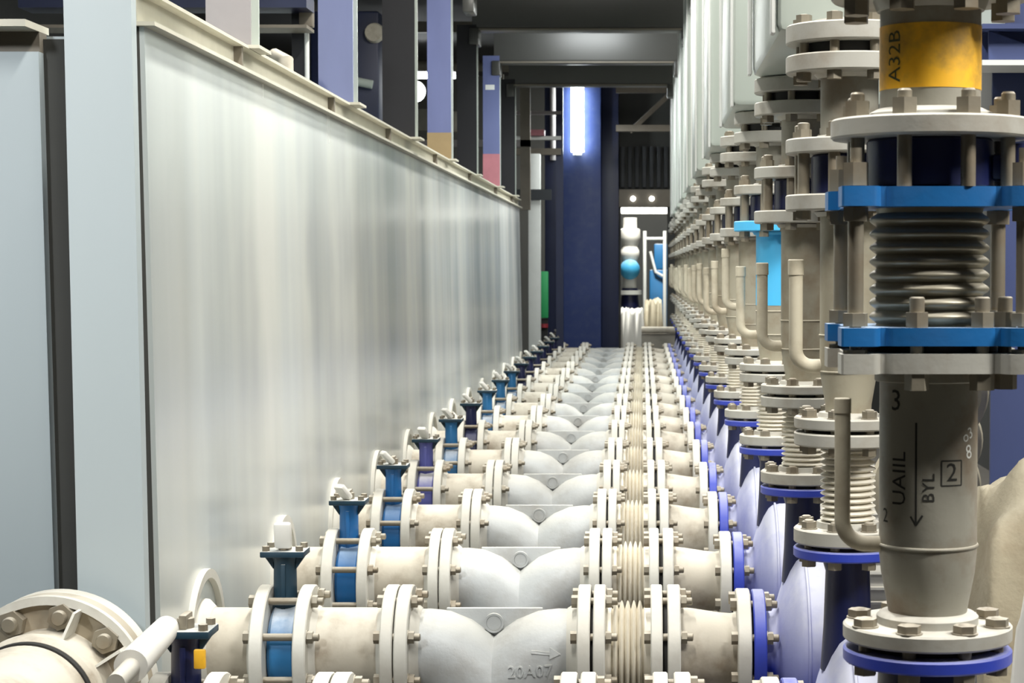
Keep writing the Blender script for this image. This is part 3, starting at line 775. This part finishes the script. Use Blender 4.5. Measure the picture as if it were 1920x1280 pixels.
# ------------------------------------------------------------------ big header pipe at lower left
XL, ZL = -1.347, Zat(1300, 4.46); YF = 4.46
t = thing('header_pipe', 'large dusty pipe with bolted flange and stiffeners at lower left', 'pipe', (XL, YF, ZL))
MB().disc(0, .045, .225, 'Y', n=72).build('flange', 'grimy', t)
MB().disc(.050, .095, .225, 'Y', n=72).build('back_flange', 'flange', t)
MB().ring(-.020, -.0, .206, .226, 'Y', n=72).build('outer_rim', 'flange', t)
MB().lathe([(-.16, .150), (-.15, .158), (-.11, .158), (-.10, .148), (0, .150)], 'Y', n=64).build('hub', 'pipe', t)
MB().lathe([(-.185, .1505), (-.165, .1505)], 'Y', n=64).build('rubber_ring', 'black', t)
MB().lathe([(-1.6, .146), (-.15, .146)], 'Y', n=64).build('pipe', 'pipe', t)
MB().lathe([(.05, .15), (.30, .15)], 'Y', n=48).build('nozzle', 'grey_paint', t)
bl = MB().hexa(-.030, 0, .031, 'Y', (0, 0, 0), .2).lathe([(-.046, .015), (-.042, .0175), (-.0, .0175)], 'Y', n=20).mesh('bolt', 'bolt')
for i in range(10):
    a = math.radians(80 + 36 * i); use('bolt', bl, t, (.184 * math.cos(a), 0, .182 * math.sin(a)))
for i in range(8):
    a = math.radians(69 - 37 * i); c_, s2 = math.cos(a), math.sin(a); q = Vector((-s2, 0, c_)) * .003; d = Vector((c_, 0, s2))
    P = [d * .15, d * .21, d * .21 + Vector((0, -.07, 0)), d * .15 + Vector((0, -.09, 0))]
    MB().add([p + q for p in P] + [p - q for p in P], [(0, 1, 2, 3), (7, 6, 5, 4), (0, 4, 5, 1), (1, 5, 6, 2), (2, 6, 7, 3), (3, 7, 4, 0)]).build('stiffener', 'flange', t)
MB().box(-.12, .12, -.9, -.7, -ZL, -.12, .01).build('pipe_support', 'concrete', t)

# ------------------------------------------------------------------ right edge
YS = 4.28
xs0 = Xat(1859, YS)
t = thing('steel_stanchion', 'blue steel stanchion behind the nearest riser at the right edge', 'post', (xs0, YS, 0))
MB().box(0, .30, 0, .012, 0, 4.1).build('flange_plate', 'support_blue', t)
MB().box(.145, .155, .012, .26, 0, 4.1).build('web', 'support_blue', t)
MB().box(.07, .30, .26, .272, 0, 4.1).build('flange_plate', 'support_blue', t)
yb = 4.10
t = thing('steel_girder', 'blue grey girder with pale bottom ledge crossing the right edge', 'beam', (.70, yb, Zat(124, yb)))
MB().box(0, 2.0, -.02, .14, 0, .011).build('bottom_ledge', 'white_post', t)
MB().box(0, 2.0, .06, .068, .011, .075).build('web', 'support_blue', t)
MB().box(0, 2.0, -.02, .14, .075, .085).build('top_ledge', 'support_blue', t)
MB().add([(.02, .02, .075), (.20, .02, .011), (.02, .02, .011), (.02, .03, .075), (.20, .03, .011), (.02, .03, .011)], [(0, 2, 1), (3, 4, 5), (0, 1, 4, 3), (1, 2, 5, 4), (2, 0, 3, 5)]).build('gusset', 'support_blue', t)
def lump(name, label, cat, mat, x0, x1, y0, y1, zt, seed, amp=.06, nx=40, ny=34, edge=.16):
    rr = random.Random(seed); ph = [(rr.uniform(4, 13), rr.uniform(4, 13), rr.uniform(0, 6), rr.uniform(.2, 1)) for _ in range(9)]
    V = []; Fc = []
    for j in range(ny + 1):
        for i in range(nx + 1):
            u, v = i / nx, j / ny
            e = min(u * 2.4, 1 - u, v * 1.6, 1 - v); s_ = min(1, e / edge); s_ = s_ * s_ * (3 - 2 * s_)
            w = sum(a * math.sin(fx * u * 3 + fy * v * 3 + p) for fx, fy, p, a in ph) / 4 + .26 * math.sin(41 * u + 17 * v + 3 * math.sin(9 * v)) + .2 * abs(math.sin(19 * v + 13 * u)) + .15 * math.sin(23 * v - 31 * u)
            fold = abs(math.sin(9 * u + 5 * v + seed)) * .5
            z = .02 + (zt - .02) * s_ + amp * (w - fold) * (.25 + .75 * s_)
            sw = .03 * math.sin(14 * u + 11 * v) * (1 - s_)
            V.append((x0 + (x1 - x0) * u + sw, y0 + (y1 - y0) * v + sw, max(.005, z)))
    W = nx + 1
    for j in range(ny):
        for i in range(nx): Fc.append((j * W + i, j * W + i + 1, (j + 1) * W + i + 1, (j + 1) * W + i))
    cx, cy = (x0 + x1) / 2, (y0 + y1) / 2
    o = MB().add([(a - cx, b_ - cy, c) for a, b_, c in V], Fc).build(name, mat, None, (cx, cy, 0), sharp=180)
    so = o.modifiers.new('thick', 'SOLIDIFY'); so.thickness = .006; so.offset = -1
    return tag(o, label, cat)
lump('canvas_cover', 'beige canvas cover draped below the blue stanchion at the right', 'cover', 'canvas', .56, 1.55, 3.58, 4.24, H - .43, 3, .075, 60, 48, .26)
lump('cloth_cover', 'white cloth cover bunched at the lower right corner', 'cover', 'white_cloth', .562, 1.45, 3.02, 3.54, H - .49, 8, .06, 60, 48, .30)
hz = thing('hose_reel', 'pale flexible hoses hanging beside the blue stanchion', 'hose', (.71, 4.75, H - .3))
for i, (r_, dx) in enumerate(((.105, 0), (.09, .01), (.115, -.01))):
    MB().torus(r_, .022, 'Y', c=(dx, 0, -.12 * i), t=i * .05, n=40).build('hose_loop', 'hose', hz)
MB().box(.085, .125, .17, .21, -(H - .3), .25, .01).build('hanger_post', 'white_post', hz)

# ------------------------------------------------------------------ the far end
YB = 23.2
t = thing('steel_stanchion', 'massive blue steel stanchion at the far end carrying the tube lamp', 'post', (Xat(1091, 22.9), 22.9, 0))
w2 = (1127 - 1055) / 2 / F * 22.9
MB().box(-w2, w2, 0, .2, 0, 4.3, .01).build('front_face', 'column_blue', t)
MB().box(Xat(1021, 22.9) - Xat(1091, 22.9), -w2, .09, .25, 0, 4.3, .01).build('side_flange', 'column_navy', t)
MB().box(w2, Xat(1160, 22.9) - Xat(1091, 22.9), .09, .25, 0, 4.3, .01).build('side_flange', 'column_navy', t)
MB().tube([(Xat(1037, 22.9) - Xat(1091, 22.9), .05, Zat(300, 22.9)), (Xat(1037, 22.9) - Xat(1091, 22.9), .05, 4.2)], .035, 12).build('conduit', 'post_grey', t)
zt_, zb_ = Zat(158, 22.8), Zat(288, 22.8)
t = thing('tube_lamp', 'glowing vertical tube lamp on the blue stanchion', 'lamp', (Xat(1083, 22.8), 22.8, zb_))
MB().tube([(0, 0, .02), (0, 0, zt_ - zb_ - .02)], .075, 20).build('tube', 'tube_glow', t)
MB().box(-.05, .05, .06, .10, 0, zt_ - zb_).build('housing', 'white_post', t)
MB().lathe([(-.02, .05), (.02, .05)], 'Z', n=20).lathe([(zt_ - zb_ - .02, .05), (zt_ - zb_ + .02, .05)], 'Z', n=20).build('end_cap', 'white_post', t)
# partition with the doorway
dx0, dx1 = Xat(1164, YB), Xat(1251, YB); dzt = Zat(391, YB)
structure(MB().box(dx1, 3.0, YB, YB + .15, 0, 4.35).build('wall_partition_right', 'wall_dark'))
structure(MB().box(-.75, dx0, YB, YB + .15, 0, 4.35).build('wall_partition_left', 'wall_dark'))
o = MB()
o.box(dx0, dx1, YB, YB + .15, dzt + .04, 4.35)
structure(o.build('wall_partition_over_door', 'wall_dark'))
t = thing('corrugated_cladding', 'dark corrugated cladding over the far doorway', 'cladding', (0, YB - .03, Zat(352, YB)))
m = MB(); n = 10
for i in range(n):
    a = dx0 + (dx1 - dx0 + .3) * i / n; w = (dx1 - dx0 + .3) / n
    m.box(a, a + w * .55, -.03, .03, 0, Zat(275, YB) - Zat(352, YB), .005)
m.build('ribs', 'corrugated', t)
t = thing('door_lintel', 'dark lintel with two small lights above the far doorway', 'lintel', (0, YB - .05, Zat(388, YB)))
MB().box(dx0 - .02, dx1 + .2, -.08, .05, 0, Zat(356, YB) - Zat(388, YB)).build('lintel_plate', 'brown_steel', t)
for px in (1187, 1222): MB().lathe([(-.025, .022), (0, .03)], 'Y', n=16).build('indicator_light', 'dot_glow', t, (Xat(px, YB - .1), -.08, Zat(373, YB) - Zat(388, YB)))
t = thing('roof_truss', 'brown steel truss with a diagonal brace right of the tube lamp', 'truss', (0, 21.6, Zat(246, 21.6)))
q0, q1 = Xat(1155, 21.6), Xat(1330, 21.6)
MB().box(q0, q1, 0, .1, 0, .07).build('bottom_chord', 'brown_steel', t)
MB().box(q0, q1, 0, .1, .42, .48).build('top_chord', 'brown_steel', t)
MB().tube([(q0 + .15, .05, .0), (q0 + .60, .05, .42)], .035, 4).build('diagonal_brace', 'brown_steel', t)
# what shows through the doorway
YD = 25.0
def DX(px): return Xat(px, YD)
def DZ(py): return Zat(py, YD)
t = thing('glowing_lintel', 'white lintel beam with added glow just inside the far doorway', 'lamp', (DX(1208), YD - .4, DZ(402)))
MB().box(-.29, .29, -.04, .04, 0, DZ(391) - DZ(402), .01).build('glowing_face', 'lintel_glow', t)  # plain white lintel beam made to glow, not a lamp
t = thing('white_pipe_stack', 'white ribbed vertical pipe with light blue round valve in the doorway', 'pipe', (DX(1181), YD, 0))
MB().lathe([(DZ(540), .085), (DZ(525), .085)] + [(DZ(487), .10), (DZ(480), .12), (DZ(470), .12), (DZ(462), .095), (DZ(452), .12), (DZ(445), .14), (DZ(430), .13), (DZ(428), .09), (DZ(408), .09)], 'Z', n=24).build('white_pipe', 'white_cloth', t)
r_ = 19 / F * YD
MB().lathe([(-r_ * math.cos(PI * i / 12), r_ * math.sin(PI * i / 12)) for i in range(13)], 'Y', c=(0, -.08, DZ(505)), n=28).build('valve_wheel', 'light_blue', t)
MB().lathe([(0, .12), (DZ(575), .12), (DZ(540), .10)], 'Z', n=24).build('base_pipe', 'navy', t)
MB().ring(DZ(552), DZ(544), .09, .15, 'Z', n=24).build('clamp_ring', 'white_post', t)
t = thing('scaffold_stand', 'thin pale pipe stand with a crossbar in the far doorway', 'stand', (DX(1209), YD + .3, 0))
for px in (1209, 1247):
    MB().tube([(Xat(px, YD) - DX(1209), 0, 0), (Xat(px, YD) - DX(1209), 0, DZ(432))], .024, 10).build('upright', 'white_post', t)
MB().tube([(0, 0, DZ(447)), (DX(1247) - DX(1209), 0, DZ(447))], .022, 10).build('crossbar', 'white_post', t)
t = thing('blue_machine', 'blue machine with pale lever behind the pale pipe stand in the doorway', 'machine', (DX(1236), YD + .9, 0))
MB().box(-.12, .16, 0, .4, 0, DZ(505), .03).box(-.06, .12, 0, .3, DZ(505), DZ(455), .02).build('machine_body', 'valve_blue', t)
MB().tube([(-.11, -.05, DZ(470)), (-.04, -.05, DZ(510)), (.08, -.05, DZ(520))], .02, 8).build('pale_lever', 'white_post', t)
structure(MB().box(-1.2, 1.2, 27.0, 27.1, 0, 4.3).build('wall_far', 'wall_dark'))
lump('white_sack', 'white sack slumped at the foot of the far doorway', 'sack', 'white_cloth', DX(1158), DX(1214), 23.6, 24.1, DZ(578), 5, .05, 20, 16)
lump('brown_sack', 'brown lumpy sack in the far doorway', 'sack', 'canvas', DX(1205), DX(1246), 24.2, 24.6, DZ(563), 9, .05, 20, 16)
t = thing('pipe_ledge', 'pale ledge of pipes crossing the foot of the doorway', 'ledge', (Xat(1235, 23.0), 22.95, 0))
MB().box(-.2, .35, -.05, .05, 0, Zat(625, 23), .01).build('ledge_slab', 'concrete', t)
MB().tube([(-.2, -.06, Zat(618, 23)), (.35, -.06, Zat(618, 23))], .04, 12).build('ledge_pipe', 'pipe', t)

# items at the far end of the tank
t = thing('support_post', 'white post with dark cross bar at the far end of the tank', 'post', (Xat(1002, 20.6), 20.6, 0))
MB().box(-.064, .064, 0, .1, 0, Zat(288, 20.6), .008).build('shaft', 'white_post', t)
MB().box(-.25, .18, -.03, .0, Zat(375, 20.6), Zat(355, 20.6)).build('cross_bar', 'corrugated', t)
tag(MB().box(-.045, .045, 0, .05, 0, .50, .006).build('green_panel', 'green', None, (Xat(1020, 21.2), 21.2, Zat(596, 21.2))), 'narrow green panel between white post and blue stanchion', 'panel')
t = thing('panel_stand', 'dark stand with red fitting under the green panel', 'stand', (Xat(1020, 21.25), 21.25, 0))
MB().box(-.04, .04, 0, .05, 0, Zat(597, 21.25)).build('stand_leg', 'black', t)
MB().lathe([(0, .045), (.04, .045)], 'Z', n=16, c=(.0, -.03, Zat(614, 21.2))).build('red_fitting', 'red', t)
# dark clutter behind the posts, standing on the tank roof
RZ = TZ + .002
def rack(name, label, cat, loc, parts, group=None):
    t = thing(name, label, cat, loc, group)
    for nm, mb, mt in parts: mb.build(nm, mt, t)
    return t
yv = 9.2; xv = Xat(562, yv)
rack('vent_pipe', 'pale upright vent pipe behind the first two tank posts', 'pipe', (xv, yv, RZ), [('pipe', MB().lathe([(0, .028), (2.4, .028)], 'Z', n=16), 'pale_grey'), ('bracket', MB().box(-.30, .06, .02, .05, .9, .95), 'post_dark')])
yv = 8.8; xv = Xat(578, yv)
rack('conduit_pipe', 'thin white conduit beside the pale vent pipe', 'pipe', (xv, yv, RZ), [('pipe', MB().lathe([(0, .011), (2.4, .011)], 'Z', n=10), 'white_post'), ('junction_box', MB().box(-.03, .03, -.03, .03, .48, .60, .005), 'brown_steel')])
yv = 8.6
rack('cable_tray', 'dark cable trays crossing behind the first tank posts', 'tray', (Xat(470, yv), yv, RZ),
     [('tray', MB().box(-1.0, .25, 0, .2, Zat(52, yv) - RZ, Zat(46, yv) - RZ), 'brown_steel'), ('tray', MB().box(-1.0, .25, 0, .2, Zat(14, yv) - RZ, Zat(-12, yv) - RZ), 'column_navy'),
      ('upright', MB().box(.15, .21, .2, .26, 0, 2.3), 'post_dark')])
yv = 7.6
rack('pump_fitting', 'small dusty fitting on the tank roof by the vent pipe', 'fitting', (Xat(538, yv), yv, RZ), [('fitting_body', MB().tube([(0, 0, .0), (0, 0, Zat(112, yv) - RZ), (-.06, .1, Zat(100, yv) - RZ)], .03, 12), 'pipe')])
yv = 13.5
rack('ceiling_fan_unit', 'dark blue fan unit glimpsed between second and third tank posts', 'fan unit', (Xat(680, yv), yv, RZ),
     [('casing', MB().box(-.35, .12, 0, .6, 0, Zat(20, yv) - RZ, .02), 'column_navy'), ('cap', MB().lathe([(-.05, .06), (.0, .07)], 'Y', n=16, c=(.09, 0, Zat(62, yv) - RZ)), 'pipe'),
      ('duct_stub', MB().tube([(-.1, -.05, Zat(150, yv) - RZ), (.08, -.05, Zat(160, yv) - RZ)], .03, 10), 'pale_grey')])
yv = 20.0
rack('pipe_rack', 'brown pipe rack with pale pipes behind the dark tank posts', 'rack', (Xat(800, yv), yv, RZ),
     [('upright', MB().box(-.9, -.8, 0, .1, 0, 2.6), 'brown_steel'), ('upright', MB().box(.95, 1.05, 0, .1, 0, 2.6), 'brown_steel'),
      ('shelf_beam', MB().box(-.9, 1.05, 0, .1, Zat(275, yv) - RZ, Zat(262, yv) - RZ), 'post_grey'), ('shelf_beam', MB().box(-.9, 1.05, 0, .1, Zat(60, yv) - RZ, Zat(40, yv) - RZ), 'brown_steel'),
      ('pale_box', MB().box(-.13, .03, -.1, .1, Zat(246, yv) - RZ, Zat(205, yv) - RZ, .01), 'concrete'), ('pale_box', MB().box(.28, .36, -.1, .1, Zat(248, yv) - RZ, Zat(210, yv) - RZ, .01), 'pipe'),
      ('rack_pipe', MB().tube([(-.9, -.08, Zat(120, yv) - RZ), (1.0, -.08, Zat(128, yv) - RZ)], .05, 12), 'brown_steel')])
yv = 22.0
rack('pipe_rack', 'dark shelving with pale beams left of the white post', 'rack', (Xat(985, yv), yv, 0),
     [('upright', MB().box(-.32, -.24, 0, .1, 0, 3.9), 'brown_steel'), ('upright', MB().box(.34, .42, .05, .15, 0, 3.9), 'column_navy'),
      ('shelf_beam', MB().box(-.3, .4, 0, .1, Zat(262, yv), Zat(255, yv)), 'white_post'), ('shelf_beam', MB().box(-.3, .4, 0, .1, Zat(290, yv), Zat(278, yv)), 'brown_steel'),
      ('shelf_beam', MB().box(-.3, .4, 0, .1, Zat(214, yv), Zat(208, yv)), 'post_grey'), ('crate', MB().box(-.02, .22, -.1, .1, Zat(255, yv), Zat(244, yv)), 'reflection_red_crate')])
yv = 22.6
t = thing('strip_lamp', 'white horizontal strip lamp glimpsed behind the tank posts', 'lamp', (Xat(770, yv), yv, Zat(142, yv)))
MB().tube([(-.52, 0, 0), (.50, 0, 0)], .030, 12).build('tube', 'lamp_glow', t); MB().box(-.54, .52, .03, .06, -.03, .05).build('housing', 'white_post', t)
MB().box(-.02, .02, .03, .05, .05, 4.34 - Zat(142, yv)).build('hanger', 'post_dark', t)
t = thing('flood_lamp', 'glaring round flood lamp between two tank posts', 'lamp', (Xat(790, yv), yv - .6, Zat(180, yv)))
MB().lathe([(-.03, .07), (0, .11), (.04, .11)], 'Y', n=24).build('lens', 'lamp_glow', t); MB().lathe([(.03, .12), (.2, .07)], 'Y', n=24).build('housing', 'white_post', t)
MB().box(-.015, .015, .08, .10, .0, 4.34 - Zat(180, yv)).build('hanger', 'post_dark', t)

# ------------------------------------------------------------------ room shell
structure(MB().box(-5.1, 3.1, -3, 27.1, -.1, 0).build('floor', 'floor'))
structure(MB().box(-5.1, 3.1, -3, 27.1, 4.35, 4.45).build('ceiling', 'ceiling'))
structure(MB().box(-5.2, -5.1, -3, 27.1, 0, 4.4).build('wall_left', 'wall_dark'))
structure(MB().box(3.0, 3.1, -3, 27.1, 0, 4.4).build('wall_right', 'wall_dark'))
structure(MB().box(-5.1, 3.1, -3.1, -3.0, 0, 4.4).build('wall_behind', 'wall_dark'))
structure(MB().box(-5.1, -1.2, 26.9, 27.0, 0, 4.4).build('wall_back', 'wall_dark'))

# ------------------------------------------------------------------ light
def area(name, loc, target, sx, sy, power, col=(1, .97, .9), spread=PI):
    l = bpy.data.lights.new(name, 'AREA'); l.shape = 'RECTANGLE'; l.size = sx; l.size_y = sy; l.energy = power; l.color = col; l.spread = spread
    o = bpy.data.objects.new(name, l); COL.objects.link(o); o.location = loc
    d = Vector(target) - Vector(loc); o.rotation_euler = d.to_track_quat('-Z', 'Y').to_euler(); return o
# ceiling battens over the aisle and over the pump motors on the right
for i, (yy, pw) in enumerate(((2.5, 95), (5.2, 85), (7.8, 80), (10.4, 80))):
    area(f'aisle_batten_{i}', (-.45, yy, 4.2), (-.45, yy, 0), .2, 1.4, pw, (1, .97, .91))
for i, (yy, pw) in enumerate(((2.0, 150), (5.2, 90), (8.2, 90), (11.5, 90), (14.8, 90), (18.2, 90))):
    area(f'motor_row_batten_{i}', (2.2 if i == 0 else 1.9, yy, 3.8 if i == 0 else 4.0), (.9, yy, .5), .2, 1.4, pw, (1, .97, .91))
area('front_spot', (-2.6, .2, 3.9), (-2.2, 4.7, 1.9), .4, .4, 12, (.93, .97, 1), math.radians(44))
area('far_batten', (-.42, 15.3, 3.62), (-.42, 16.3, 3.55), .5, .08, 9, (.95, 1, 1))
for yy in (13.2, 15.2, 17.3, 20.5): area('far_aisle_lamp', (-.4, yy, 3.38), (-.4, yy, 0), .15, 1.2, 34, (.97, 1, .97))
area('doorway_lamp', (0, 24.2, 3.9), (-.05, 25.2, .8), .6, .6, 170, (1, .98, .9))
area('side_room_lamp', (-2.9, 16, 4.1), (-2.9, 16, 0), .4, 3.0, 14)
w = bpy.data.worlds.new('World'); SC.world = w; w.use_nodes = True
w.node_tree.nodes['Background'].inputs[0].default_value = (.9, .95, 1, 1); w.node_tree.nodes['Background'].inputs[1].default_value = .03

# ------------------------------------------------------------------ camera
cam = bpy.data.cameras.new('camera'); co = bpy.data.objects.new('camera', cam); COL.objects.link(co)
co.location = (0, 0, H); co.rotation_euler = (PI / 2 - PIT, 0, 0)
cam.sensor_width = 36; cam.lens = F / 1920 * 36; cam.shift_x = (960 - VX) / 1920; cam.shift_y = 0
cam.clip_start = .05; cam.clip_end = 100
cam.dof.use_dof = True; cam.dof.focus_distance = 4.6; cam.dof.aperture_fstop = 16
SC.camera = co
vs = SC.view_settings; vs.view_transform = 'Standard'; vs.look = 'None'; vs.gamma = 1; vs.exposure = 0.12; vs.use_curve_mapping = False
